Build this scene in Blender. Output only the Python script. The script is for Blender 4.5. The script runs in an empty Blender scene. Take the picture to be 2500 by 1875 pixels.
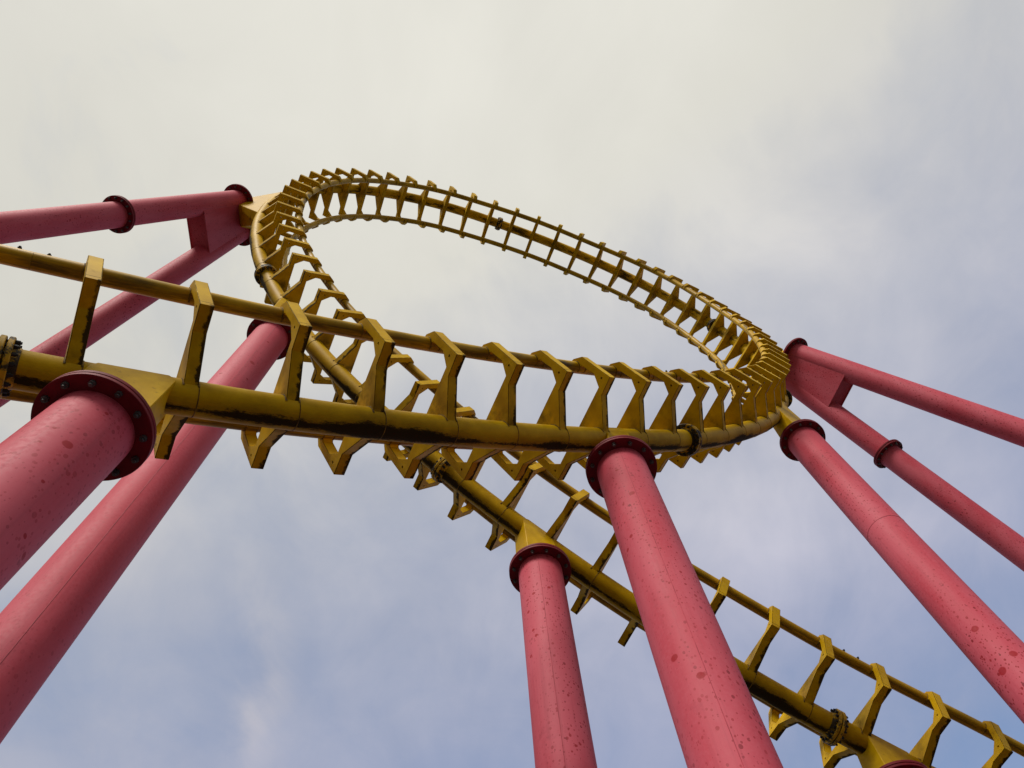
import bpy, bmesh, math, random
from mathutils import Vector, Matrix
R = math.radians
random.seed(7)
scene = bpy.context.scene

# ------------------------------------------------------------------ camera
cam_data = bpy.data.cameras.new('camera')
cam_data.sensor_width = 36.0
cam_data.lens = 27.36
cam_data.clip_start = 0.05
cam_data.clip_end = 6000.0
cam = bpy.data.objects.new('camera', cam_data)
scene.collection.objects.link(cam)
EYE = Vector((0.0, 0.0, 1.6))
cam.matrix_world = Matrix((
    (0.999048, 0.015732, -0.040690, EYE.x),
    (0.000000, -0.932713, -0.360618, EYE.y),
    (-0.043625, 0.360275, -0.931825, EYE.z),
    (0, 0, 0, 1)))
scene.camera = cam

# ------------------------------------------------------------------ sky, sun, exposure
SUN_EL, SUN_AZ = R(46.0), R(208.0)          # azimuth clockwise from +Y: behind the photographer
SUN_DIR = Vector((math.cos(SUN_EL) * math.sin(SUN_AZ), math.cos(SUN_EL) * math.cos(SUN_AZ), math.sin(SUN_EL)))
world = bpy.data.worlds.new('World')
scene.world = world
world.use_nodes = True
wn, wl = world.node_tree.nodes, world.node_tree.links
wn.clear()


def wnode(kind, **kw):
    n = wn.new(kind)
    for k, v in kw.items():
        setattr(n, k, v)
    return n


def wmath(op, a, b=None, clamp=False):
    n = wnode('ShaderNodeMath', operation=op, use_clamp=clamp)
    for i, v in enumerate((a, b)):
        if v is None:
            continue
        if isinstance(v, (int, float)):
            n.inputs[i].default_value = v
        else:
            wl.new(v, n.inputs[i])
    return n.outputs[0]


w_out = wnode('ShaderNodeOutputWorld')
w_tc = wnode('ShaderNodeTexCoord')
sky = wnode('ShaderNodeTexSky', sky_type='NISHITA')
sky.sun_disc = False
sky.sun_elevation = SUN_EL
sky.sun_rotation = SUN_AZ
sky.altitude = 50.0
sky.air_density = 1.0
sky.dust_density = 1.2
sky.ozone_density = 1.5
bg_sky = wnode('ShaderNodeBackground')
bg_sky.inputs['Strength'].default_value = 0.15
wl.new(sky.outputs[0], bg_sky.inputs['Color'])
# cloud sheet: direction projected onto a flat layer overhead
w_sep = wnode('ShaderNodeSeparateXYZ')
wl.new(w_tc.outputs['Generated'], w_sep.inputs[0])
zc = wmath('ADD', wmath('MAXIMUM', w_sep.outputs['Z'], 0.0), 0.22)
w_com = wnode('ShaderNodeCombineXYZ')
w_com_x = wmath('DIVIDE', w_sep.outputs['X'], zc)
w_com_y = wmath('DIVIDE', w_sep.outputs['Y'], zc)
wl.new(w_com_x, w_com.inputs[0])
wl.new(w_com_y, w_com.inputs[1])


def wnoise(scale, detail, rough, loc, scl=(1, 1, 1), rot=0.0, dist=0.0):
    m = wnode('ShaderNodeMapping')
    m.inputs['Location'].default_value = loc
    m.inputs['Scale'].default_value = scl
    m.inputs['Rotation'].default_value = (0, 0, rot)
    wl.new(w_com.outputs[0], m.inputs[0])
    n = wnode('ShaderNodeTexNoise')
    n.inputs['Scale'].default_value = scale
    n.inputs['Detail'].default_value = detail
    n.inputs['Roughness'].default_value = rough
    n.inputs['Distortion'].default_value = dist
    wl.new(m.outputs[0], n.inputs['Vector'])
    return n.outputs['Fac']


n_big = wnoise(1.9, 4.0, 0.5, (3.1, 1.7, 0.4), (1, 1.2, 1), R(25), 0.3)
n_mid = wnoise(5.5, 6.0, 0.55, (0.6, 7.2, 2.0), (1.0, 0.75, 1), R(-20), 0.5)
n_fine = wnoise(9.0, 9.0, 0.62, (5.0, 2.0, 1.0), (1.0, 0.7, 1), R(10), 0.9)
w_dot = wnode('ShaderNodeVectorMath', operation='DOT_PRODUCT')
wl.new(w_tc.outputs['Generated'], w_dot.inputs[0])
w_dot.inputs[1].default_value = SUN_DIR
sund = wmath('MAXIMUM', w_dot.outputs['Value'], 0.0)
# cover: the veil is thicker towards the sun, and towards the horizon where one looks through more of it
cover = wmath('ADD', wmath('MULTIPLY', wmath('SUBTRACT', n_big, 0.5), 1.0), wmath('MULTIPLY', wmath('SUBTRACT', n_mid, 0.5), 0.46))
cover = wmath('ADD', cover, wmath('MULTIPLY', wmath('SUBTRACT', n_fine, 0.5), 0.30))
cover = wmath('ADD', cover, wmath('MULTIPLY', sund, 0.84))
low = wmath('SUBTRACT', 1.0, wmath('DIVIDE', wmath('MAXIMUM', w_sep.outputs['Z'], 0.0), 0.5), clamp=True)
cover = wmath('ADD', cover, wmath('MULTIPLY', low, 0.6))
# one thin broken streak of cloud low in the front
strk = wmath('POWER', 2.718, wmath('MULTIPLY', wmath('POWER', wmath('DIVIDE', wmath('ADD', w_com_x, wmath('ADD', 0.283, wmath('MULTIPLY', wmath('SUBTRACT', n_mid, 0.5), 0.16))), 0.030), 2.0), -1.0))
strk = wmath('MULTIPLY', strk, wmath('MULTIPLY', wmath('SUBTRACT', w_com_y, 0.47), 4.0, clamp=True))
cover = wmath('ADD', cover, wmath('MULTIPLY', wmath('MULTIPLY', strk, n_fine), 0.50))
cover = wmath('ADD', cover, 0.47, clamp=True)
glow = wmath('POWER', sund, 2.0)
shade = wmath('ADD', wmath('MULTIPLY', wmath('SUBTRACT', n_mid, 0.5), 0.11), wmath('MULTIPLY', wmath('SUBTRACT', n_big, 0.5), 0.12))
cl_str = wmath('ADD', wmath('ADD', wmath('MULTIPLY', glow, 0.16), 0.485), shade)
# overcast luminance falls from the zenith to the horizon
cl_str = wmath('MULTIPLY', cl_str, wmath('ADD', 0.35, wmath('MULTIPLY', wmath('MAXIMUM', w_sep.outputs['Z'], 0.0), 0.65)))
w_mixc = wnode('ShaderNodeMix', data_type='RGBA')
wl.new(wmath('MULTIPLY', sund, 1.7, clamp=True), w_mixc.inputs['Factor'])
w_mixc.inputs['A'].default_value = (1.0, 0.985, 1.20, 1)
w_mixc.inputs['B'].default_value = (1.02, 1.0, 0.91, 1)
bg_cl = wnode('ShaderNodeBackground')
wl.new(w_mixc.outputs['Result'], bg_cl.inputs['Color'])
wl.new(cl_str, bg_cl.inputs['Strength'])
w_mix = wnode('ShaderNodeMixShader')
wl.new(cover, w_mix.inputs[0])
wl.new(bg_sky.outputs[0], w_mix.inputs[1])
wl.new(bg_cl.outputs[0], w_mix.inputs[2])
wl.new(w_mix.outputs[0], w_out.inputs['Surface'])

sun_data = bpy.data.lights.new('sun', 'SUN')
sun_data.energy = 2.4
sun_data.angle = R(20.0)
sun_data.color = (1.0, 0.95, 0.87)
sun = bpy.data.objects.new('sun', sun_data)
scene.collection.objects.link(sun)
sun.rotation_euler = (-SUN_DIR).to_track_quat('-Z', 'Y').to_euler()
sun.location = (0, 0, 60)

scene.view_settings.view_transform = 'Standard'
scene.view_settings.look = 'None'
scene.view_settings.exposure = 0.4
scene.view_settings.gamma = 1.0
scene.view_settings.use_curve_mapping = False

# ------------------------------------------------------------------ materials
def new_mat(name):
    m = bpy.data.materials.new(name)
    m.use_nodes = True
    nt = m.node_tree
    nt.nodes.clear()
    return m, NT(nt)


class NT:
    """small helper round a node tree"""
    def __init__(self, nt):
        self.nt = nt
        self.out = nt.nodes.new('ShaderNodeOutputMaterial')
        self.bsdf = nt.nodes.new('ShaderNodeBsdfPrincipled')
        nt.links.new(self.bsdf.outputs[0], self.out.inputs['Surface'])

    def new(self, kind, **kw):
        n = self.nt.nodes.new(kind)
        for k, v in kw.items():
            setattr(n, k, v)
        return n

    def put(self, sock, v):
        if isinstance(v, bpy.types.NodeSocket):
            self.nt.links.new(v, sock)
        else:
            sock.default_value = v

    def math(self, op, a, b=0.0, clamp=False):
        n = self.new('ShaderNodeMath', operation=op, use_clamp=clamp)
        self.put(n.inputs[0], a)
        self.put(n.inputs[1], b)
        return n.outputs[0]

    def mix(self, f, a, b):
        n = self.new('ShaderNodeMix', data_type='RGBA')
        self.put(n.inputs['Factor'], f)
        for k, v in (('A', a), ('B', b)):
            if not isinstance(v, bpy.types.NodeSocket):
                v = tuple(v) + (1.0,)
            self.put(n.inputs[k], v)
        return n.outputs['Result']

    def coord(self, which='Object'):
        return self.new('ShaderNodeTexCoord').outputs[which]

    def mapping(self, vec, scale=(1, 1, 1), loc=(0, 0, 0)):
        n = self.new('ShaderNodeMapping')
        self.put(n.inputs['Vector'], vec)
        n.inputs['Scale'].default_value = scale
        self.put(n.inputs['Location'], loc)
        return n.outputs[0]

    def noise(self, vec, scale, detail=4.0, rough=0.55, dist=0.0):
        n = self.new('ShaderNodeTexNoise')
        self.put(n.inputs['Vector'], vec)
        n.inputs['Scale'].default_value = scale
        n.inputs['Detail'].default_value = detail
        n.inputs['Roughness'].default_value = rough
        n.inputs['Distortion'].default_value = dist
        return n.outputs['Fac']

    def ramp(self, v, lo, hi):
        n = self.new('ShaderNodeMapRange', interpolation_type='SMOOTHSTEP')
        self.put(n.inputs['Value'], v)
        self.put(n.inputs['From Min'], lo)
        self.put(n.inputs['From Max'], hi)
        return n.outputs[0]

    def sep(self, v):
        n = self.new('ShaderNodeSeparateXYZ')
        self.put(n.inputs[0], v)
        return n.outputs

    def rand_offset(self, vec, k=37.0):
        """shift the pattern by a random amount for each object"""
        info = self.new('ShaderNodeObjectInfo')
        v = self.new('ShaderNodeVectorMath', operation='MULTIPLY_ADD')
        self.put(v.inputs[0], info.outputs['Random'])
        v.inputs[1].default_value = (k, k * 0.7, k * 1.3)
        self.put(v.inputs[2], vec)
        return v.outputs[0]

    def bump(self, h, strength=0.2, dist=0.01):
        n = self.new('ShaderNodeBump')
        n.inputs['Strength'].default_value = strength
        n.inputs['Distance'].default_value = dist
        self.put(n.inputs['Height'], h)
        self.nt.links.new(n.outputs[0], self.bsdf.inputs['Normal'])

    def set(self, **kw):
        for k, v in kw.items():
            k = k.replace('_', ' ')
            if k == 'Base Color' and not isinstance(v, bpy.types.NodeSocket):
                v = tuple(v) + (1.0,)
            self.put(self.bsdf.inputs[k], v)


YEL = (0.69, 0.415, 0.0)
YEL_PALE = (0.78, 0.50, 0.006)
YEL_DEEP = (0.48, 0.27, 0.0)
GRIME = (0.010, 0.008, 0.006)
RUST = (0.20, 0.085, 0.006)


def yellow_base(n, vec):
    info = n.new('ShaderNodeObjectInfo')
    a = n.ramp(n.noise(vec, 1.7, 4.0, 0.55), 0.35, 0.68)
    b = n.ramp(n.noise(vec, 7.0, 5.0, 0.6), 0.42, 0.72)
    c = n.mix(a, YEL_DEEP, YEL)
    c = n.mix(n.math('MULTIPLY', b, 0.45), c, YEL_PALE)
    # each piece has weathered a little differently
    return n.mix(n.math('MULTIPLY', info.outputs['Random'], 0.35), c, YEL_DEEP)


def mat_spine():
    m, n = new_mat('yellow_pipe_paint')
    ob = n.coord('Object')
    uv = n.coord('UV')
    s = n.sep(uv)
    col = yellow_base(n, ob)
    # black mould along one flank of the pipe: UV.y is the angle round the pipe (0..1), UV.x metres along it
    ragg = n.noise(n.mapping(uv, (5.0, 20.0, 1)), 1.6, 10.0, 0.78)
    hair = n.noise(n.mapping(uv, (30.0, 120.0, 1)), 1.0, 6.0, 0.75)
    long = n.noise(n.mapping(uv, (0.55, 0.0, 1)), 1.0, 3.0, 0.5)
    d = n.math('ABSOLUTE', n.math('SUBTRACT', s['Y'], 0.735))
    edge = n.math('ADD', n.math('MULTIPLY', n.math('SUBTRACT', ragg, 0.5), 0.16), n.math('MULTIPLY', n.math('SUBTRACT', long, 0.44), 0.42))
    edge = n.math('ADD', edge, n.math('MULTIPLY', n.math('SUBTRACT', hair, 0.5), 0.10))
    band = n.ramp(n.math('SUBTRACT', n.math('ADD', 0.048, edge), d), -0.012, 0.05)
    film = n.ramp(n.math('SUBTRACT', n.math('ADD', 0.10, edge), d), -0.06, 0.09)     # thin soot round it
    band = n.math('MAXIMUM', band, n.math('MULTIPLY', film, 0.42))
    # patches elsewhere, on the rail side
    d2 = n.math('ABSOLUTE', n.math('SUBTRACT', s['Y'], 0.25))
    pat = n.noise(n.mapping(uv, (1.1, 5.0, 1), (4.3, 0, 0)), 1.0, 7.0, 0.7)
    p2 = n.math('MULTIPLY', n.ramp(pat, 0.47, 0.60), n.ramp(d2, 0.19, 0.10))
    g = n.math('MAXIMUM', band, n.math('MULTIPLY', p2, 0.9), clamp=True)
    # thin drips and scuffs
    drip = n.ramp(n.noise(n.mapping(uv, (26.0, 2.2, 1)), 1.0, 3.0, 0.5), 0.68, 0.76)
    scuff = n.ramp(n.noise(ob, 22.0, 6.0, 0.7), 0.64, 0.74)
    wear = n.math('MULTIPLY', n.math('MAXIMUM', n.math('MULTIPLY', drip, 0.55), n.math('MULTIPLY', scuff, 0.6)), n.ramp(n.noise(ob, 1.1, 2.0), 0.42, 0.62))
    col = n.mix(n.math('MULTIPLY', wear, 0.75), col, RUST)
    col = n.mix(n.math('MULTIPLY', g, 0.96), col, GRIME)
    n.set(Base_Color=col, Roughness=n.math('ADD', 0.5, n.math('MULTIPLY', g, 0.4)), Specular_IOR_Level=0.10)
    n.bump(n.math('ADD', n.noise(ob, 60.0, 4.0), n.math('MULTIPLY', g, 1.2)), 0.12, 0.003)
    return m


def mat_tie():
    m, n = new_mat('yellow_tie_paint')
    ob = n.coord('Object')           # gauge units: x lateral, y towards the rails, z along the track
    s = n.sep(ob)
    rv = n.rand_offset(ob)
    col = yellow_base(n, n.mapping(rv, (1.25, 1.25, 1.25)))
    ax = n.math('ABSOLUTE', s['X'])
    rough = n.noise(rv, 9.0, 6.0, 0.68)
    # soot along one edge of the outer flange of each arm
    e1 = n.ramp(n.math('ADD', s['Z'], n.math('MULTIPLY', n.math('SUBTRACT', rough, 0.5), 0.14)), 0.012, 0.030)
    e1 = n.math('MULTIPLY', e1, n.ramp(s['Y'], 0.235, 0.205))
    side = n.ramp(n.math('ABSOLUTE', s['Z']), 0.0498, 0.0494)      # not the flat plates
    e1 = n.math('MULTIPLY', n.math('MULTIPLY', e1, side), n.ramp(n.noise(rv, 3.1, 4.0), 0.28, 0.46))
    # general blotches, and thin dark lines along welded corners
    bl = n.ramp(n.noise(rv, 3.0, 7.0, 0.68), 0.56, 0.80)
    cz = n.math('ABSOLUTE', s['Z'])
    seam = n.math('MULTIPLY', n.math('MULTIPLY', n.ramp(cz, 0.0425, 0.0455), side), n.ramp(n.noise(rv, 13.0, 4.0, 0.6), 0.30, 0.50))
    line = n.math('ABSOLUTE', n.math('SUBTRACT', s['Y'], 0.246))
    line = n.math('MULTIPLY', n.ramp(line, 0.0035, 0.002), n.ramp(ax, 0.635, 0.638))
    cen = n.math('MULTIPLY', n.ramp(ax, 0.34, 0.08), n.ramp(n.noise(rv, 2.6, 6.0, 0.68), 0.44, 0.66))
    g = n.math('MAXIMUM', n.math('MAXIMUM', e1, n.math('MULTIPLY', bl, 0.55)), n.math('MAXIMUM', n.math('MULTIPLY', seam, 0.8), line))
    g = n.math('MAXIMUM', g, n.math('MULTIPLY', cen, 0.75), clamp=True)
    rust = n.ramp(n.noise(rv, 12.0, 6.0, 0.7), 0.60, 0.78)
    col = n.mix(n.math('MULTIPLY', rust, 0.40), col, RUST)
    col = n.mix(n.math('MULTIPLY', g, 0.92), col, GRIME)
    n.set(Base_Color=col, Roughness=n.math('ADD', 0.52, n.math('MULTIPLY', g, 0.35)), Specular_IOR_Level=0.10)
    n.bump(n.noise(rv, 40.0, 4.0), 0.10, 0.003)
    return m


def mat_rail():
    m, n = new_mat('worn_rail_paint')
    ob = n.coord('Object')
    uv = n.coord('UV')
    s = n.sep(uv)
    col = n.mix(n.ramp(n.noise(ob, 2.4, 5.0, 0.6), 0.35, 0.7), (0.40, 0.225, 0.001), (0.60, 0.345, 0.002))
    grease = n.ramp(n.noise(n.mapping(uv, (0.42, 1.6, 1)), 1.0, 6.0, 0.62), 0.56, 0.68)
    streak = n.ramp(n.noise(n.mapping(uv, (0.8, 14.0, 1)), 1.0, 5.0, 0.6), 0.56, 0.70)
    col = n.mix(n.math('MULTIPLY', streak, 0.6), col, (0.085, 0.05, 0.018))
    col = n.mix(n.math('MULTIPLY', grease, 0.85), col, (0.03, 0.028, 0.027))
    # running band polished by the wheels
    under = n.ramp(n.math('ABSOLUTE', n.math('SUBTRACT', s['Y'], 0.76)), 0.16, 0.04)
    under = n.math('MULTIPLY', under, n.ramp(n.noise(n.mapping(uv, (1.4, 9.0, 1)), 1.0, 7.0, 0.7), 0.30, 0.62))
    col = n.mix(n.math('MULTIPLY', under, 0.8), col, (0.035, 0.024, 0.010))
    d = n.math('ABSOLUTE', n.math('SUBTRACT', s['Y'], 0.5))
    run = n.math('MULTIPLY', n.ramp(d, 0.10, 0.06), 0.35)
    col = n.mix(run, col, (0.26, 0.18, 0.08))
    n.set(Base_Color=col, Roughness=0.45, Specular_IOR_Level=0.18, Metallic=n.math('MULTIPLY', run, 0.5))
    n.bump(n.noise(ob, 50.0, 3.0), 0.08, 0.003)
    return m


def mat_flange(name, amount):
    m, n = new_mat(name)
    ob = n.rand_offset(n.coord('Object'))
    col = yellow_base(n, ob)
    g = n.ramp(n.noise(ob, 7.0, 7.0, 0.68), amount, amount + 0.10)
    col = n.mix(n.math('MULTIPLY', g, 0.95), col, GRIME)
    n.set(Base_Color=col, Roughness=0.6, Specular_IOR_Level=0.35)
    n.bump(n.noise(ob, 40.0, 4.0), 0.2, 0.004)
    return m


def mat_saddle():
    m, n = new_mat('yellow_saddle_paint')
    ob = n.rand_offset(n.coord('Object'))
    col = yellow_base(n, ob)
    rust = n.ramp(n.noise(ob, 9.0, 6.0, 0.7), 0.58, 0.70)
    col = n.mix(n.math('MULTIPLY', rust, 0.55), col, RUST)
    g = n.ramp(n.noise(ob, 3.0, 6.0, 0.7), 0.62, 0.72)
    col = n.mix(n.math('MULTIPLY', g, 0.85), col, GRIME)
    n.set(Base_Color=col, Roughness=0.46, Specular_IOR_Level=0.10)
    n.bump(n.noise(ob, 45.0, 4.0), 0.1, 0.003)
    return m


def mat_pink(spots=(), dens=1.0):
    m, n = new_mat('chalked_red_column_paint')
    raw = n.coord('Object')
    ob = n.rand_offset(raw, 11.0)
    fade = n.noise(n.mapping(ob, (1.9, 1.9, 0.35)), 1.0, 5.0, 0.55)
    fade = n.ramp(fade, 0.32, 0.70)
    col = n.mix(fade, (0.49, 0.047, 0.074), (0.56, 0.098, 0.136))
    mott = n.ramp(n.noise(ob, 26.0, 5.0, 0.65), 0.40, 0.72)
    col = n.mix(n.math('MULTIPLY', mott, 0.35), col, (0.58, 0.125, 0.165))
    # unfaded red drops splashed over the chalky coat
    region = n.ramp(n.noise(n.mapping(ob, (1, 1, 0.45)), 0.9, 3.0, 0.5), 0.34, 0.62)

    def drops(scale, lo, hi, seed, keep):
        v = n.new('ShaderNodeTexVoronoi', feature='F1')
        n.put(v.inputs['Vector'], n.mapping(ob, (1, 1, 0.72), (seed, seed * 2, seed)))
        v.inputs['Scale'].default_value = scale
        v.inputs['Randomness'].default_value = 1.0
        c = n.sep(v.outputs['Color'])
        rad = n.math('ADD', n.math('MULTIPLY', n.math('POWER', c['X'], 2.5), hi), lo)
        wob = n.math('MULTIPLY', n.math('SUBTRACT', n.noise(ob, scale * 3.0, 2.0), 0.5), 0.12)
        on = n.math('GREATER_THAN', c['Y'], keep)
        k = n.ramp(n.math('SUBTRACT', n.math('ADD', rad, wob), v.outputs['Distance']), 0.0, 0.035)
        return n.math('MULTIPLY', k, on), c['Z']
    d1, c1 = drops(21.0, 0.03, 0.36, 3.0, 0.2)
    d2, c2 = drops(11.0, -0.10, 0.36, 8.0, 0.55)
    d3, c3 = drops(36.0, 0.06, 0.40, 5.0, 0.1)
    k = n.math('MAXIMUM', n.math('MULTIPLY', d1, 0.9), n.math('MULTIPLY', d2, 0.8))
    k = n.math('MAXIMUM', k, n.math('MULTIPLY', d3, 0.75))
    k = n.math('MULTIPLY', k, n.math('ADD', 0.20 * dens, n.math('MULTIPLY', region, 0.75 * dens)), clamp=True)
    spot = n.mix(n.ramp(c1, 0.62, 0.9), (0.27, 0.006, 0.010), (0.15, 0.006, 0.010))
    col = n.mix(k, col, spot)
    if spots:
        big = None
        warp = n.math('MULTIPLY', n.math('SUBTRACT', n.noise(raw, 30.0, 3.0), 0.5), 0.014)
        for x, y, z, r in spots:
            dn = n.new('ShaderNodeVectorMath', operation='DISTANCE')
            n.put(dn.inputs[0], raw)
            dn.inputs[1].default_value = (x, y, z)
            e = n.ramp(n.math('ADD', dn.outputs['Value'], warp), r * 1.15 + 0.003, r * 0.92)
            big = e if big is None else n.math('MAXIMUM', big, e)
        col = n.mix(n.math('MULTIPLY', big, 0.9), col, (0.33, 0.008, 0.016))
    dirt = n.ramp(n.noise(ob, 3.3, 7.0, 0.7), 0.58, 0.78)
    col = n.mix(n.math('MULTIPLY', dirt, 0.35), col, (0.20, 0.025, 0.04))
    run = n.ramp(n.noise(n.mapping(ob, (16.0, 16.0, 0.5)), 1.0, 5.0, 0.65), 0.50, 0.78)     # rain runs
    col = n.mix(n.math('MULTIPLY', run, 0.30), col, (0.26, 0.035, 0.055))
    n.set(Base_Color=col, Roughness=n.math('ADD', 0.60, n.math('MULTIPLY', mott, 0.12)), Specular_IOR_Level=0.20)
    n.bump(n.math('ADD', n.noise(ob, 70.0, 3.0), n.math('MULTIPLY', k, 0.4)), 0.06, 0.003)
    return m


def mat_plain(name, col, rough=0.5, metal=0.0, var=0.3, scale=8.0):
    m, n = new_mat(name)
    ob = n.rand_offset(n.coord('Object'))
    f = n.ramp(n.noise(ob, scale, 5.0, 0.6), 0.3, 0.7)
    c = n.mix(f, tuple(x * (1 - var) for x in col), tuple(min(1.0, x * (1 + var)) for x in col))
    n.set(Base_Color=c, Roughness=rough, Metallic=metal, Specular_IOR_Level=0.2)
    n.bump(n.noise(ob, scale * 6, 4.0), 0.15, 0.004)
    return m


def mat_ground():
    m, n = new_mat('dark_paving')
    ob = n.coord('Object')
    f = n.noise(ob, 0.6, 6.0, 0.6)
    g = n.noise(ob, 60.0, 4.0, 0.7)
    c = n.mix(n.ramp(f, 0.3, 0.7), (0.035, 0.035, 0.033), (0.058, 0.056, 0.052))
    c = n.mix(n.math('MULTIPLY', n.ramp(g, 0.4, 0.7), 0.35), c, (0.08, 0.078, 0.072))
    n.set(Base_Color=c, Roughness=0.9)
    n.bump(g, 0.4, 0.01)
    return m


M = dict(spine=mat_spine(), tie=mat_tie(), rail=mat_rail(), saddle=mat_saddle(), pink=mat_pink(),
         flange=mat_flange('grimy_splice_flange', 0.45), flange_black=mat_flange('blackened_splice_flange', 0.40),
         weld=mat_plain('weld_bead', (0.17, 0.095, 0.010), 0.7, 0.0, 0.5, 20.0), weld_red=mat_plain('red_weld_bead', (0.42, 0.06, 0.085), 0.6),
         nut=mat_plain('galvanised_nut', (0.10, 0.10, 0.098), 0.5, 0.6), bolt=mat_plain('blackened_bolt', (0.03, 0.028, 0.026), 0.6, 0.3),
         flange_shade_red=mat_plain('shade_toned_flange_red', (0.17, 0.008, 0.015), 0.6, 0.0, 0.18, 5.0), ground=mat_ground(), concrete=mat_plain('footing_concrete', (0.32, 0.31, 0.29), 0.9, 0.0, 0.2, 3.0))  # flange red is darkened overall: shade under the plates put into the paint


# ------------------------------------------------------------------ object helpers
C = scene.collection


def obj(name, mesh, mat, parent=None, mw=None, smooth=None):
    if mat is not None and not mesh.materials:
        mesh.materials.append(mat)
    o = bpy.data.objects.new(name, mesh)
    C.objects.link(o)
    if parent is not None:
        o.parent = parent
    if mw is not None:
        base = Matrix.Identity(4)
        p = parent
        while p is not None:
            base = p.matrix_basis.inverted() @ base if p.parent is None else base
            p = p.parent
        o.matrix_basis = local_of(parent) @ mw if parent is not None else mw
    return o


WORLD_OF = {}


def local_of(parent):
    """inverse of the parent's world matrix (known without a depsgraph update)"""
    m = Matrix.Identity(4)
    p = parent
    while p is not None:
        m = m @ p.matrix_basis.inverted()
        p = p.parent
    # (A.B)^-1 = B^-1.A^-1 : child inverse first
    chain = []
    p = parent
    while p is not None:
        chain.append(p.matrix_basis.copy())
        p = p.parent
    w = Matrix.Identity(4)
    for k in reversed(chain):
        w = w @ k
    return w.inverted()


def thing(name, label, cat, loc, group=None):
    o = bpy.data.objects.new(name, None)
    C.objects.link(o)
    o.empty_display_size = 0.3
    o.matrix_basis = Matrix.Translation(Vector(loc))
    o['label'] = label
    o['category'] = cat
    if group:
        o['group'] = group
    return o


def mesh_from(name, verts, faces, smooth=False, sharp=None):
    me = bpy.data.meshes.new(name)
    me.from_pydata([tuple(v) for v in verts], [], faces)
    me.update()
    bm = bmesh.new()
    bm.from_mesh(me)
    bmesh.ops.recalc_face_normals(bm, faces=bm.faces)
    bm.to_mesh(me)
    bm.free()
    if smooth:
        me.polygons.foreach_set('use_smooth', [True] * len(me.polygons))
        if sharp is not None:
            me.set_sharp_from_angle(angle=sharp)
    return me


def lathe(name, prof, seg=48, sharp=R(35)):
    """revolve (radius, z) profile about Z, closed with caps where radius is 0"""
    verts, faces, rings = [], [], []
    for r, z in prof:
        if r < 1e-6:
            rings.append([len(verts)])
            verts.append((0, 0, z))
        else:
            st = len(verts)
            for i in range(seg):
                a = 2 * math.pi * i / seg
                verts.append((r * math.cos(a), r * math.sin(a), z))
            rings.append(list(range(st, st + seg)))
    for a, b in zip(rings[:-1], rings[1:]):
        for i in range(seg):
            j = (i + 1) % seg
            if len(a) == 1:
                faces.append((a[0], b[i], b[j]))
            elif len(b) == 1:
                faces.append((a[j], a[i], b[0]))
            else:
                faces.append((a[i], a[j], b[j], b[i]))
    return mesh_from(name, verts, faces, True, sharp)


def frame_matrix(loc, z, x_hint=Vector((1, 0, 0))):
    z = Vector(z).normalized()
    x = Vector(x_hint) - z * z.dot(Vector(x_hint))
    x.normalize()
    y = z.cross(x)
    m = Matrix((x, y, z)).transposed().to_4x4()
    m.translation = Vector(loc)
    return m


def hull(name, pts, bevel=0.0):
    bm = bmesh.new()
    for p in pts:
        bm.verts.new(p)
    bmesh.ops.convex_hull(bm, input=bm.verts)
    bmesh.ops.dissolve_limit(bm, angle_limit=R(2), verts=bm.verts, edges=bm.edges)
    if bevel:
        bmesh.ops.bevel(bm, geom=list(bm.edges), offset=bevel, segments=1, affect='EDGES', profile=0.5)
    bmesh.ops.recalc_face_normals(bm, faces=bm.faces)
    me = bpy.data.meshes.new(name)
    bm.to_mesh(me)
    bm.free()
    return me


# ------------------------------------------------------------------ ground
bm = bmesh.new()
bmesh.ops.create_grid(bm, x_segments=4, y_segments=4, size=1500.0)
gm = bpy.data.meshes.new('ground')
bm.to_mesh(gm)
bm.free()
ground = obj('ground', gm, M['ground'])
ground['kind'] = 'structure'

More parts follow.
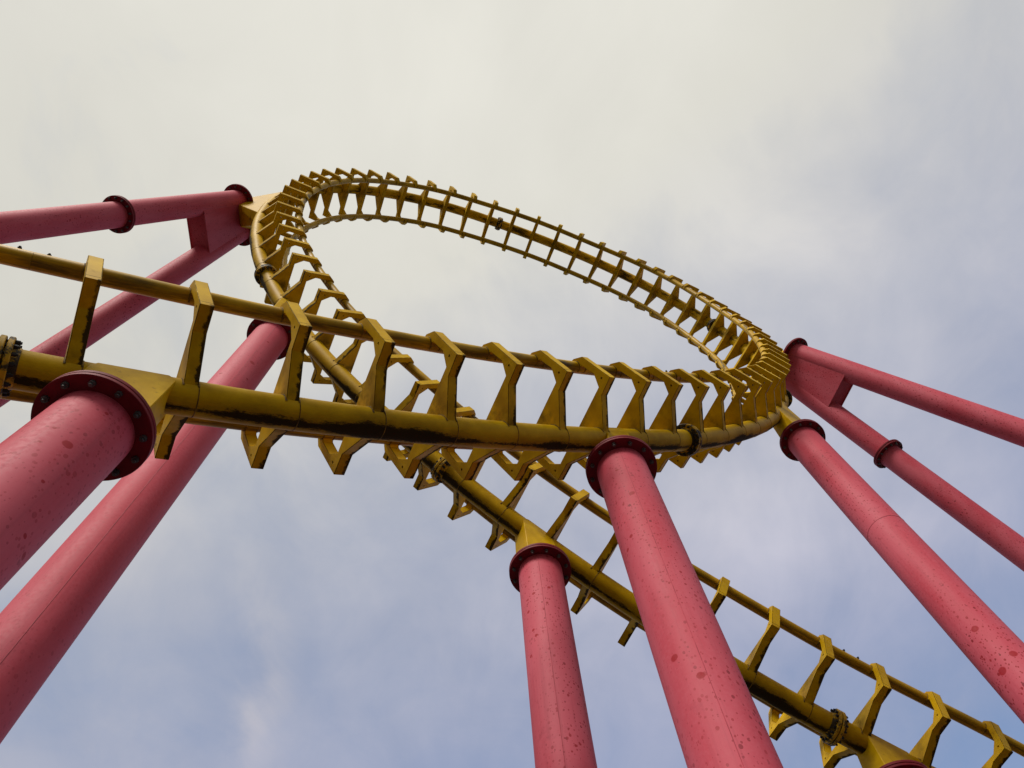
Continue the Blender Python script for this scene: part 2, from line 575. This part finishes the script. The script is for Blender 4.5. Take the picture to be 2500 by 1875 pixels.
# ------------------------------------------------------------------ track centre line
# one row per cross tie: position of the spine pipe's axis (m) and unit direction from the spine to the rails
PATH = [
    (-5.628,1.246,6.853,-0.3076,0.0148,0.9514), (-4.874,1.583,7.100,-0.3108,-0.0294,0.9500),
    (-4.113,1.918,7.374,-0.3229,-0.0833,0.9427), (-3.344,2.249,7.685,-0.3442,-0.1294,0.9299),
    (-2.577,2.575,8.035,-0.3737,-0.1576,0.9141), (-1.823,2.894,8.419,-0.4091,-0.1761,0.8953),
    (-1.094,3.202,8.836,-0.4448,-0.1939,0.8744), (-0.393,3.500,9.280,-0.4793,-0.2081,0.8526),
    (0.277,3.789,9.749,-0.5127,-0.2194,0.8301), (0.916,4.068,10.237,-0.5431,-0.2284,0.8080),
    (1.533,4.343,10.747,-0.5669,-0.2374,0.7888), (2.139,4.615,11.278,-0.5814,-0.2514,0.7738),
    (2.739,4.888,11.832,-0.5975,-0.2688,0.7554), (3.322,5.153,12.412,-0.6270,-0.2866,0.7244),
    (3.877,5.403,13.022,-0.6596,-0.3034,0.6877), (4.403,5.643,13.662,-0.6872,-0.3142,0.6551),
    (4.907,5.877,14.329,-0.7107,-0.3254,0.6238), (5.385,6.103,15.021,-0.7327,-0.3400,0.5895),
    (5.834,6.316,15.737,-0.7552,-0.3551,0.5510), (6.252,6.512,16.477,-0.7764,-0.3742,0.5072),
    (6.634,6.694,17.241,-0.7942,-0.3968,0.4602), (6.975,6.864,18.028,-0.8114,-0.4142,0.4123),
    (7.272,7.027,18.832,-0.8287,-0.4250,0.3641), (7.530,7.175,19.653,-0.8437,-0.4335,0.3165),
    (7.753,7.301,20.490,-0.8585,-0.4387,0.2654), (7.932,7.405,21.342,-0.8716,-0.4450,0.2055),
    (8.059,7.488,22.205,-0.8814,-0.4525,0.1355), (8.122,7.548,23.076,-0.8885,-0.4557,0.0538),
    (8.113,7.583,23.949,-0.8909,-0.4528,-0.0357), (8.032,7.586,24.820,-0.8844,-0.4487,-0.1285),
    (7.876,7.552,25.681,-0.8663,-0.4459,-0.2249), (7.642,7.479,26.520,-0.8377,-0.4374,-0.3270),
    (7.327,7.369,27.324,-0.7923,-0.4289,-0.4340), (6.925,7.221,28.079,-0.7329,-0.4073,-0.5449),
    (6.435,7.036,28.765,-0.6567,-0.3684,-0.6580), (5.857,6.814,29.366,-0.5581,-0.3137,-0.7682),
    (5.192,6.557,29.865,-0.4518,-0.2486,-0.8568), (4.460,6.276,30.266,-0.3542,-0.1900,-0.9156),
    (3.680,5.981,30.576,-0.2640,-0.1476,-0.9532), (2.872,5.683,30.801,-0.1742,-0.1245,-0.9768),
    (2.047,5.383,30.945,-0.0889,-0.0961,-0.9914), (1.213,5.080,31.009,-0.0127,-0.0500,-0.9987),
    (0.380,4.775,30.995,0.0653,0.0081,-0.9978), (-0.446,4.478,30.891,0.1592,0.0663,-0.9850),
    (-1.254,4.198,30.687,0.2718,0.1141,-0.9556), (-2.037,3.945,30.372,0.3909,0.1599,-0.9064),
    (-2.772,3.721,29.946,0.5057,0.2163,-0.8352), (-3.438,3.526,29.411,0.6184,0.2698,-0.7381),
    (-4.015,3.361,28.774,0.7165,0.3110,-0.6244), (-4.499,3.230,28.053,0.7902,0.3421,-0.5085),
    (-4.889,3.138,27.272,0.8449,0.3633,-0.3926), (-5.186,3.086,26.453,0.8837,0.3717,-0.2845),
    (-5.402,3.065,25.606,0.9044,0.3799,-0.1941), (-5.548,3.068,24.742,0.9139,0.3905,-0.1106),
    (-5.624,3.097,23.870,0.9191,0.3934,-0.0213), (-5.627,3.155,22.998,0.9182,0.3908,0.0646),
    (-5.567,3.240,22.130,0.9127,0.3852,0.1366), (-5.450,3.346,21.270,0.9022,0.3793,0.2051),
    (-5.276,3.477,20.423,0.8862,0.3695,0.2795), (-5.041,3.633,19.594,0.8681,0.3513,0.3508),
    (-4.752,3.810,18.786,0.8484,0.3328,0.4117), (-4.416,4.003,18.001,0.8269,0.3156,0.4654),
    (-4.036,4.208,17.241,0.8012,0.3057,0.5145), (-3.618,4.425,16.509,0.7700,0.3017,0.5623),
    (-3.160,4.654,15.804,0.7365,0.2910,0.6106), (-2.661,4.899,15.130,0.7088,0.2550,0.6577),
    (-2.121,5.161,14.487,0.6725,0.2344,0.7020), (-1.547,5.438,13.880,0.6230,0.2457,0.7427),
    (-0.949,5.727,13.315,0.5731,0.2552,0.7787), (-0.334,6.023,12.794,0.5317,0.2511,0.8088),
    (0.298,6.323,12.307,0.5009,0.2410,0.8313), (0.948,6.626,11.842,0.4796,0.2313,0.8464),
    (1.617,6.930,11.393,0.4609,0.2169,0.8606), (2.303,7.235,10.967,0.4370,0.1898,0.8792),
    (3.001,7.544,10.577,0.4065,0.1492,0.9014), (3.708,7.858,10.230,0.3653,0.1260,0.9223),
    (4.429,8.174,9.922,0.3235,0.1242,0.9380), (5.167,8.491,9.640,0.2925,0.1221,0.9484),
    (5.923,8.810,9.376,0.2760,0.1114,0.9547), (6.687,9.140,9.122,0.2706,0.0990,0.9576),
    (7.444,9.495,8.872,0.2735,0.0924,0.9574), (8.184,9.885,8.622,0.2796,0.0894,0.9559),
    (8.909,10.302,8.369,0.2859,0.0833,0.9546),]

GAUGE = 1.25                      # metres between rail centres
SPINE_R, RAIL_R = 0.130 * GAUGE, 0.065 * GAUGE
RAIL_U, RAIL_V = 0.5 * GAUGE, 0.658 * GAUGE
T0 = -3


def extend(pts, count):
    """carry the track on past the picture, easing out to level running"""
    out = []
    p0, p1 = Vector(pts[-2][:3]), Vector(pts[-1][:3])
    n = Vector(pts[-1][3:])
    d = p1 - p0
    for i in range(count):
        d.z *= 0.86
        p1 = p1 + d
        n = (n + Vector((0, 0, 0.25))).normalized()
        out.append((p1.x, p1.y, p1.z, n.x, n.y, n.z))
    return out


fwd = extend(PATH, 5)
back = extend(PATH[::-1], 5)[::-1]
ALL = back + list(PATH) + fwd
TA = T0 - len(back)               # index of ALL[0]


def catmull(a, b, c, d, f):
    return 0.5 * ((2 * b) + (c - a) * f + (2 * a - 5 * b + 4 * c - d) * f * f + (3 * b - a - 3 * c + d) * f ** 3)


def path(t):
    x = min(max(t - TA, 0.0), len(ALL) - 1.0001)
    i = int(x)
    f = x - i
    g = lambda k: ALL[min(max(k, 0), len(ALL) - 1)]
    P = [Vector(g(i + k)[:3]) for k in (-1, 0, 1, 2)]
    N = [Vector(g(i + k)[3:]) for k in (-1, 0, 1, 2)]
    return catmull(*P, f), catmull(*N, f)


def frame(t):
    p, n = path(t)
    tan = (path(t + 0.05)[0] - path(t - 0.05)[0]).normalized()
    n = (n - tan * n.dot(tan)).normalized()
    b = tan.cross(n)
    return p, tan, n, b


def sweep(name, t0, t1, radius, u=0.0, v=0.0, seg=28, step=0.2, origin=Vector((0, 0, 0))):
    cnt = max(2, int(round((t1 - t0) / step)) + 1)
    verts, faces, uvs = [], [], []
    dist, last = 0.0, None
    lens = []
    for i in range(cnt):
        t = t0 + (t1 - t0) * i / (cnt - 1)
        p, tan, n, b = frame(t)
        c = p + b * u + n * v
        if last is not None:
            dist += (c - last).length
        last = c
        lens.append(dist)
        for k in range(seg):
            a = 2 * math.pi * k / seg
            verts.append(c + (b * math.cos(a) + n * math.sin(a)) * radius - origin)
    for i in range(cnt - 1):
        for k in range(seg):
            j = (k + 1) % seg
            faces.append((i * seg + k, i * seg + j, (i + 1) * seg + j, (i + 1) * seg + k))
            k2 = k + 1
            uvs += [(lens[i], k / seg), (lens[i], k2 / seg), (lens[i + 1], k2 / seg), (lens[i + 1], k / seg)]
    faces.append(tuple(range(seg))[::-1])
    uvs += [(0, 0)] * seg
    faces.append(tuple((cnt - 1) * seg + k for k in range(seg)))
    uvs += [(0, 0)] * seg
    me = bpy.data.meshes.new(name)
    me.from_pydata([tuple(x) for x in verts], [], faces)
    ul = me.uv_layers.new(name='UVMap')
    off = t0 * 0.873
    for i, (x, y) in enumerate(uvs):
        ul.data[i].uv = (x + off, y)
    me.polygons.foreach_set('use_smooth', [True] * len(me.polygons))
    me.set_sharp_from_angle(angle=R(50))
    me.update()
    return me


# ------------------------------------------------------------------ the coaster track
TRACK_LOC = Vector((1.2, 5.2, 0.0))
track = thing('coaster_track', 'yellow steel roller coaster track climbing through a vertical loop overhead', 'roller coaster', TRACK_LOC)
TL = Matrix.Translation(TRACK_LOC)
t_first, t_last = TA + 0.5, TA + len(ALL) - 1.5
JOINTS = [-0.53, 9.62, 18.2, 27.45, 38.5, 57.45, 65.55, 73.55]
cuts = [t_first] + JOINTS + [t_last]

spines = []
for a, b in zip(cuts[:-1], cuts[1:]):
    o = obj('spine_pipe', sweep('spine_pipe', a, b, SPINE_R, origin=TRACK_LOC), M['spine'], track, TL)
    spines.append((a, b, o))
    for sgn in (1, -1):
        obj('running_rail', sweep('running_rail', a + 0.0015, b - 0.0015, RAIL_R, sgn * RAIL_U, RAIL_V, 20, origin=TRACK_LOC), M['rail'], track, TL)

# cross tie: box-section bracket, drawn in gauge units in the plane across the track
half = [(0.0, 0.268), (0.478, 0.268), (0.566, 0.400), (0.560, 0.585), (0.520, 0.625), (0.505, 0.700), (0.538, 0.738), (0.566, 0.728),
        (0.642, 0.640), (0.642, 0.198), (0.430, 0.190), (0.105, -0.045), (0.0, -0.045)]
outline = half + [(-x, y) for x, y in half[::-1] if x > 1e-6]


def make_tie():
    th = 0.050
    bm = bmesh.new()
    lo = [bm.verts.new((x, y, -th)) for x, y in outline]
    hi = [bm.verts.new((x, y, th)) for x, y in outline]
    bm.faces.new(lo[::-1])
    bm.faces.new(hi)
    cnt = len(outline)
    for i in range(cnt):
        j = (i + 1) % cnt
        bm.faces.new((lo[i], lo[j], hi[j], hi[i]))
    bmesh.ops.recalc_face_normals(bm, faces=bm.faces)
    caps = [f for f in bm.faces if len(f.verts) > 4]
    edges = set()
    for f in caps:
        edges.update(f.edges)
    bmesh.ops.bevel(bm, geom=list(edges), offset=0.0045, segments=2, affect='EDGES', profile=0.6)
    me = bpy.data.meshes.new('cross_tie_blank')
    bm.to_mesh(me)
    bm.free()
    # drain holes in both elbows
    blank = bpy.data.objects.new('tie_blank', me)
    C.objects.link(blank)
    bmc = bmesh.new()
    for s in (1, -1):
        bmesh.ops.create_cone(bmc, cap_ends=True, segments=10, radius1=0.0125, radius2=0.0125, depth=0.4,
                              matrix=Matrix.Translation((s * 0.578, 0.288, 0)))
    cm = bpy.data.meshes.new('cutter')
    bmc.to_mesh(cm)
    bmc.free()
    cut = bpy.data.objects.new('cutter', cm)
    C.objects.link(cut)
    mod = blank.modifiers.new('holes', 'BOOLEAN')
    mod.operation = 'DIFFERENCE'
    mod.object = cut
    mod.solver = 'EXACT'
    dg = bpy.context.evaluated_depsgraph_get()
    done = bpy.data.meshes.new_from_object(blank.evaluated_get(dg))
    done.name = 'cross_tie'
    for o in (blank, cut):
        bpy.data.objects.remove(o)
    return done


tie_mesh = make_tie()
tie_mesh.materials.clear()
tie_mesh.materials.append(M['tie'])
tie_mesh.materials.append(M['weld'])
# weld beads where the bracket meets the rails and the spine
bm = bmesh.new()
bm.from_mesh(tie_mesh)
for cx, cy, rr, tb in ((0.5, 0.658, 0.066, 0.0055), (-0.5, 0.658, 0.066, 0.0055), (0.0, 0.0, 0.131, 0.0055)):
    for z in (-0.051, 0.051):
        if cx == 0.0:
            a0, a1 = -0.35, math.pi + 0.35
        else:
            a0, a1 = (-1.9, 2.1) if cx > 0 else (math.pi - 2.1, math.pi + 1.9)
        rows = []
        seg = 18
        for i in range(seg + 1):
            a = a0 + (a1 - a0) * i / seg
            wv = tb * (1.0 + 0.35 * math.sin(i * 2.7 + cx * 5))
            rows.append([bm.verts.new((cx + (rr + wv * math.cos(k * math.pi / 2.5)) * math.cos(a), cy + (rr + wv * math.cos(k * math.pi / 2.5)) * math.sin(a), z + 1.5 * wv * math.sin(k * math.pi / 2.5))) for k in range(5)])
        for r0, r1 in zip(rows[:-1], rows[1:]):
            for k in range(5):
                f = bm.faces.new((r0[k], r1[k], r1[(k + 1) % 5], r0[(k + 1) % 5]))
                f.material_index = 1
                f.smooth = True
bmesh.ops.recalc_face_normals(bm, faces=[f for f in bm.faces if f.material_index == 1])
bm.to_mesh(tie_mesh)
bm.free()


def tie_matrix(t):
    p, tan, n, b = frame(t)
    m = Matrix((b * GAUGE, n * GAUGE, tan * GAUGE)).transposed().to_4x4()
    m.translation = p
    return m


for t in range(int(math.ceil(t_first)) + 1, int(t_last)):
    obj('cross_tie', tie_mesh, None, track, tie_matrix(t))

# welds round the spine beside each tie
def ring(name, rad, tube, seg=40, sides=6):
    verts, faces = [], []
    for i in range(seg):
        a = 2 * math.pi * i / seg
        for k in range(sides):
            c = 2 * math.pi * k / sides
            rr = rad + tube * math.cos(c)
            verts.append((rr * math.cos(a), rr * math.sin(a), tube * 1.6 * math.sin(c)))
    for i in range(seg):
        j = (i + 1) % seg
        for k in range(sides):
            l = (k + 1) % sides
            faces.append((i * sides + k, j * sides + k, j * sides + l, i * sides + l))
    return mesh_from(name, verts, faces, True)


weld_mesh = ring('weld_ring', SPINE_R, 0.0035)
for a, b, o in spines:
    for t in range(int(math.ceil(a)), int(math.floor(b)) + 1):
        if not (-2 <= t <= 19 or 56 <= t <= 78):
            continue
        p, tan, n, bb = frame(t + 0.075)
        obj('weld_seam', weld_mesh, M['weld'], o, frame_matrix(p, tan, bb))

# bolted splice flanges
FL_R = 0.198 * GAUGE
disc_prof = []
for z0, z1 in ((-0.052, -0.008), (0.008, 0.052)):
    disc_prof.append([(SPINE_R * 0.98, z0), (FL_R - 0.006, z0), (FL_R, z0 + 0.006), (FL_R, z1 - 0.006), (FL_R - 0.006, z1), (SPINE_R * 0.98, z1)])


def splice_mesh():
    parts = [lathe('d', pr, 56) for pr in disc_prof]
    # hub collar welded to the pipe on each side
    parts.append(lathe('d', [(SPINE_R * 0.98, -0.11), (SPINE_R + 0.004, -0.11), (SPINE_R + 0.016, -0.052), (SPINE_R * 0.98, -0.052)], 56))
    parts.append(lathe('d', [(SPINE_R * 0.98, 0.052), (SPINE_R + 0.016, 0.052), (SPINE_R + 0.004, 0.11), (SPINE_R * 0.98, 0.11)], 56))
    verts, faces = [], []
    for m in parts:
        st = len(verts)
        verts += [v.co.copy() for v in m.vertices]
        faces += [tuple(i + st for i in f.vertices) for f in m.polygons]
        bpy.data.meshes.remove(m)
    return mesh_from('splice_flange', verts, faces, True, R(30))


def hexagon(name, prof):
    """stack of hexagonal/round steps: (radius, z, sides)"""
    verts, faces = [], []
    for (r, z0, z1, sides) in prof:
        st = len(verts)
        for z in (z0, z1):
            for i in range(sides):
                a = 2 * math.pi * (i + 0.5) / sides
                verts.append((r * math.cos(a), r * math.sin(a), z))
        for i in range(sides):
            j = (i + 1) % sides
            faces.append((st + i, st + j, st + sides + j, st + sides + i))
        faces.append(tuple(st + i for i in range(sides))[::-1])
        faces.append(tuple(st + sides + i for i in range(sides)))
    return mesh_from(name, verts, faces)


splice = splice_mesh()
splice_b = splice.copy()
splice.materials.append(M['flange'])
splice_b.materials.append(M['flange_black'])
stud = hexagon('flange_bolt', [(0.019, -0.088, -0.053, 6), (0.011, -0.053, 0.053, 8), (0.019, 0.053, 0.085, 6), (0.011, 0.085, 0.098, 8)])
for t in JOINTS:
    p, tan, n, b = frame(t)
    mw = frame_matrix(p, tan, b)
    black = t in (9.62, 18.2, 57.45, 27.45)
    f = obj('splice_flange', splice_b if black else splice, None, track, mw)
    for i in range(16):
        a = 2 * math.pi * (i + 0.5) / 16
        r = FL_R - 0.036
        obj('bolt', stud, M['bolt'], f, mw @ Matrix.Translation((r * math.cos(a), r * math.sin(a), 0)) @ Matrix.Rotation(a, 4, 'Z'))
    # small clamp bolts where the rails are joined
    if -1 < t < 10 or t > 60:
        for sgn in (1, -1):
            for ds in (-0.11, 0.11):
                pr = p + b * sgn * RAIL_U + n * RAIL_V + tan * ds
                out = (n * 0.75 + b * sgn * 0.66).normalized()
                obj('rail_bolt', stud, M['bolt'], track, frame_matrix(pr + out * (RAIL_R - 0.065), out, tan))


def ray_z(t):
    return path(t)[0].z


# ------------------------------------------------------------------ vertical support columns
COL_R, COL_F = 0.315, 0.445
seam_tube = 0.0030


def column(name, label, xy, top, t_c, half_len, seam_az=None, ring_z=None, wide=0.20, spots=(), dens=1.0):
    """pink tube from the ground to a bolted head; the yellow saddle above it belongs to the track"""
    x, y = xy
    c = thing(name, label, 'pylon', (x, y, 0), 'pink support columns under the track')
    W = Matrix.Translation((x, y, 0))
    prof = [(COL_R, 0.06), (COL_R, 0.5)]
    z = 1.0
    while z < top - 0.01:
        prof.append((COL_R, z))
        z += 1.0
    prof += [(COL_R, top + 0.01)]
    obj('shaft', lathe('shaft', prof, 72), mat_pink(spots, dens) if spots else M['pink'], c, W)
    # head: two plates bolted together
    hw = Matrix.Translation((x, y, top))
    for z0, z1 in ((0.0, 0.040), (0.046, 0.088)):
        k = 0.005
        me = lathe('head_flange', [(0, z0), (COL_F - k, z0), (COL_F, z0 + k), (COL_F, z1 - k), (COL_F - k, z1), (0, z1)], 72)
        f = obj('head_flange', me, M['flange_shade_red'], c, hw)
        if z0 == 0.0:
            for i in range(12):
                a = 2 * math.pi * (i + 0.4) / 12
                obj('nut', col_nut, M['nut'], f, hw @ Matrix.Translation((0.382 * math.cos(a), 0.382 * math.sin(a), 0)) @ Matrix.Rotation(a * 1.7, 4, 'Z'))
    obj('base_plate', lathe('base_plate', [(0, 0.02), (0.55, 0.02), (0.55, 0.06), (0, 0.06)], 48), M['pink'], c, W)
    obj('footing', lathe('footing', [(0, -0.3), (0.8, -0.3), (0.8, 0.012), (0.77, 0.02), (0, 0.02)], 4), M['concrete'], c, W @ Matrix.Rotation(R(45), 4, 'Z'))
    if seam_az is not None:
        sx, sy = math.sin(seam_az) * COL_R, math.cos(seam_az) * COL_R
        me = lathe('weld_seam', [(0, 0.07), (seam_tube, 0.07), (seam_tube, top - 0.002), (0, top - 0.002)], 6)
        obj('weld_seam', me, M['weld_red'], c, W @ Matrix.Translation((sx, sy, 0)))
    if ring_z is not None:
        obj('weld_seam', ring('weld_ring_column', COL_R, 0.0035, 64), M['weld_red'], c, Matrix.Translation((x, y, ring_z)))
    # saddle
    p1, tan, n, b = frame(t_c)
    lat = tan.cross(Vector((0, 0, 1))).normalized()
    hor = Vector((tan.x, tan.y, 0)).normalized()
    base = Vector((x, y, top + 0.088))
    pts = []
    for s in (-1, 1):
        for l in (-1, 1):
            pts.append(base + hor * s * min(0.30, half_len * 0.95) + lat * l * wide)
            ps = path(t_c + s * half_len / (0.698 * GAUGE))[0]
            pts.append(ps + lat * l * SPINE_R * 0.99)
            ps2 = path(t_c + s * (half_len - 0.06) / (0.698 * GAUGE))[0]
            up = lat.cross(tan).normalized()
            if up.z < 0:
                up = -up
            pts.append(ps2 + lat * l * SPINE_R * 0.99 + up * 0.07)
    o = Vector((x, y, top + 0.088))
    me = hull('saddle_bracket', [q - o for q in pts], 0.008)
    obj('saddle_bracket', me, M['saddle'], track, Matrix.Translation(o))
    return c


col_nut = hexagon('column_nut', [(0.028, -0.030, 0.0, 6), (0.0145, -0.052, -0.030, 10)])

SPOTS = {
    'A': [(0.223, -0.223, 6.355, 0.034), (0.057, -0.31, 6.461, 0.01), (0.102, -0.298, 6.461, 0.013), (0.107, -0.296, 6.254, 0.009), (0.235, -0.209, 6.899, 0.013), (0.264, -0.172, 5.937, 0.012), (0.315, -0.014, 5.573, 0.014), (0.299, 0.101, 5.54, 0.023)],
    'D': [(-0.101, -0.298, 9.08, 0.032), (-0.23, -0.215, 6.552, 0.032), (-0.105, -0.297, 6.257, 0.031), (-0.161, -0.271, 9.681, 0.019), (0.0, -0.315, 8.666, 0.013), (-0.239, -0.206, 8.363, 0.021), (-0.291, -0.12, 8.24, 0.021)],
    'C': [(-0.21, -0.235, 9.443, 0.021), (-0.183, -0.257, 9.318, 0.021), (-0.245, -0.198, 9.844, 0.022), (-0.263, -0.173, 9.047, 0.021), (-0.157, -0.273, 10.131, 0.022), (0.048, -0.311, 10.197, 0.022)],
    'E': [(-0.255, -0.185, 14.971, 0.025), (-0.103, -0.298, 8.773, 0.042), (-0.278, -0.148, 8.658, 0.048), (-0.221, -0.225, 9.318, 0.043)],
    'B': [(0.219, -0.226, 13.577, 0.042), (-0.054, -0.31, 12.861, 0.027), (0.212, -0.233, 14.626, 0.022), (0.28, -0.145, 13.029, 0.02)]}
column('support_pylon', 'nearest pink column at far left with one large red spot below its bolted flange', (-2.94, 2.44), 5.50 + 1.6, 0.50, 0.33, spots=SPOTS['A'], dens=0.5)
column('support_pylon', 'big speckled pink column at centre, bolted under the near track', (1.745, 4.50), 8.59 + 1.6, 7.32, 0.24, seam_az=R(190), spots=SPOTS['D'])
column('support_pylon', 'short pink column under the descending track, left of the big speckled one', (0.815, 6.53), 9.38 + 1.6, 67.75, 0.29, seam_az=R(188), spots=SPOTS['C'])
column('support_pylon', 'tall pink column at right with a ring weld, under the rising side of the loop', (6.355, 6.595), 13.66 + 1.6, 16.1, 0.42, ring_z=11.9, wide=0.22, spots=SPOTS['E'])
column('support_pylon', 'pink column behind the nearest one, holding the left side of the loop', (-3.88, 4.42), 14.0 + 1.6, 59.45, 0.45, seam_az=R(148), spots=SPOTS['B'], dens=0.4)
column('support_pylon', 'pink column at the bottom right corner, only its flange edge in view', (5.40, 8.60), 7.32 + 1.6, 74.4, 0.34)


# ------------------------------------------------------------------ leaning A-frames that hold the sides of the loop
def tube_between(name, a, b, r, origin, seg=56, rings=8):
    d = (b - a)
    m = frame_matrix(Vector((0, 0, 0)), d, Vector((0, 1, 0))).to_3x3()
    verts, faces = [], []
    for i in range(rings + 1):
        for k in range(seg):
            w = 2 * math.pi * k / seg
            verts.append(a + d * i / rings + m @ Vector((r * math.cos(w), r * math.sin(w), 0)) - origin)
    for i in range(rings):
        for k in range(seg):
            j = (k + 1) % seg
            faces.append((i * seg + k, i * seg + j, (i + 1) * seg + j, (i + 1) * seg + k))
    faces.append(tuple(range(seg)))
    faces.append(tuple(rings * seg + k for k in range(seg)))
    return mesh_from(name, verts, faces, True, R(40))


def a_frame(label, head_u, foot_u, head_l, foot_l, r, joint, gus, t_a, t_b, thick=0.255):
    """head_* / foot_*: leg axes at the head plate and at the ground; joint: distance of the leg flange below the head"""
    hu, fu, hl, fl = (Vector(v) for v in (head_u, foot_u, head_l, foot_l))
    mid = (hu + hl) / 2
    pn = (fu - mid).cross(fl - mid).normalized()      # both legs in one plane
    hu -= pn * (hu - mid).dot(pn)
    hl -= pn * (hl - mid).dot(pn)
    axis = ((hu - fu).normalized() + (hl - fl).normalized()).normalized()
    # put both heads in one plane across the legs
    du, dl = (hu - fu).normalized(), (hl - fl).normalized()
    hu = fu + du * ((mid - fu).dot(axis) / du.dot(axis))
    hl = fl + dl * ((mid - fl).dot(axis) / dl.dot(axis))
    mid = (hu + hl) / 2
    lvec = (hl - hu).normalized()
    nrm = axis.cross(lvec).normalized()
    base = (fu + fl) / 2
    base.z = 0
    o = thing('leaning_pylon', label, 'pylon', base, 'leaning pylons at the sides of the loop')
    W = Matrix.Translation(base)
    for h, f, d, jd in ((hu, fu, du, joint[0]), (hl, fl, dl, joint[1])):
        j = h - d * jd
        obj('leg', tube_between('leg', j + d * 0.0, h + d * 0.0, r, base), M['pink'], o, W)
        obj('leg', tube_between('leg', f + d * 0.05, j - d * 0.0, r * 1.0, base, rings=16), M['pink'], o, W)
        mw = frame_matrix(j, d, Vector((0, 1, 0)))
        for z0, z1 in ((-0.050, -0.006), (0.006, 0.050)):
            k = 0.006
            R_ = r + 0.125
            me = lathe('leg_flange', [(r * 0.97, z0), (R_ - k, z0), (R_, z0 + k), (R_, z1 - k), (R_ - k, z1), (r * 0.97, z1)], 64)
            fo = obj('leg_flange', me, M['flange_shade_red'], o, mw)
            if z0 < 0:
                for i in range(14):
                    a = 2 * math.pi * (i + 0.3) / 14
                    obj('nut', col_nut, M['bolt'], fo, mw @ Matrix.Translation(((r + 0.072) * math.cos(a), (r + 0.072) * math.sin(a), z0)))
        obj('base_plate', lathe('base_plate', [(0, 0.02), (0.6, 0.02), (0.6, 0.07), (0, 0.07)], 48), M['pink'], o, Matrix.Translation((f.x, f.y, 0)))
        obj('footing', lathe('footing', [(0, -0.3), (0.95, -0.3), (0.95, 0.012), (0.9, 0.02), (0, 0.02)], 4), M['concrete'], o, Matrix.Translation((f.x, f.y, 0)) @ Matrix.Rotation(R(45), 4, 'Z'))
    # gusset box between the legs: two side plates and a closing web
    a0, b0 = hu, hl
    a1, b1 = hu - du * gus, hl - dl * gus
    for s in (-1, 1):
        q = []
        for k in (s * (thick - 0.012), s * (thick + 0.012)):
            q += [a0 + nrm * k, b0 + nrm * k, a1 + nrm * k, b1 + nrm * k]
        obj('gusset_plate', hull('gusset_plate', [v - base for v in q]), M['pink'], o, W)
    q = []
    for k in (-thick + 0.013, thick - 0.013):
        for ds in (0.03, 0.055):
            q += [a1 + du * ds + nrm * k, b1 + dl * ds + nrm * k]
    obj('web_plate', hull('web_plate', [v - base for v in q]), M['pink'], o, W)
    # obround head plate
    rp = r + 0.165
    verts = []
    faces = []
    seg = 20
    for z in (-0.012, 0.044):
        for (c, a0_) in ((hu, math.pi / 2), (hl, -math.pi / 2)):
            for i in range(seg + 1):
                a = a0_ + math.pi * i / seg
                verts.append(c + lvec * rp * math.cos(a) + nrm * rp * math.sin(a) + axis * z - base)
    cnt = 2 * (seg + 1)
    faces.append(tuple(range(cnt))[::-1])
    faces.append(tuple(range(cnt, 2 * cnt)))
    for i in range(cnt):
        j = (i + 1) % cnt
        faces.append((i, j, cnt + j, cnt + i))
    hp = obj('head_plate', mesh_from('head_plate', verts, faces, True, R(35)), M['flange_shade_red'], o, W)
    for c, a0_ in ((hu, math.pi / 2), (hl, -math.pi / 2)):
        for i in range(7):
            a = a0_ + math.pi * (i + 0.5) / 7
            pnt = c + (lvec * math.cos(a) + nrm * math.sin(a)) * (r + 0.085) - axis * 0.012
            obj('nut', col_nut, M['nut'], hp, frame_matrix(pnt, axis, lvec))
    # yellow saddle on the track: flared box from the head plate to the spine
    top = mid + axis * 0.046
    sep = (hl - hu).length / 2
    pts = []
    for sl in (-1, 1):
        for sn in (-1, 1):
            pts.append(top + lvec * sl * (sep * 0.9) + nrm * sn * 0.26)
    for t in (t_a, t_b):
        p, tan, n, b = frame(t)
        for s in (-1, 1):
            pts.append(p + b * s * SPINE_R * 0.95 - n * 0.02)
    obj('saddle_bracket', hull('saddle_bracket', [v - top for v in pts], 0.008), M['saddle'], track, Matrix.Translation(top))
    return o


Z = 1.6
a_frame('pair of dark pink legs leaning away to the left of the loop',
        (-6.75, 3.03, 22.43 + Z), (-13.19, 1.26, 0), (-6.49, 3.89, 21.97 + Z), (-13.46, 8.14, 0), 0.285, (4.75, 15.0), 2.0, 49.6, 53.2)
a_frame('pair of pink legs leaning away to the right of the loop',
        (9.02, 7.32, 21.38 + Z), (19.9, 6.93, 0), (8.98, 8.07, 20.60 + Z), (17.48, 12.53, 0), 0.29, (9.0, 4.0), 2.0, 22.6, 25.6)
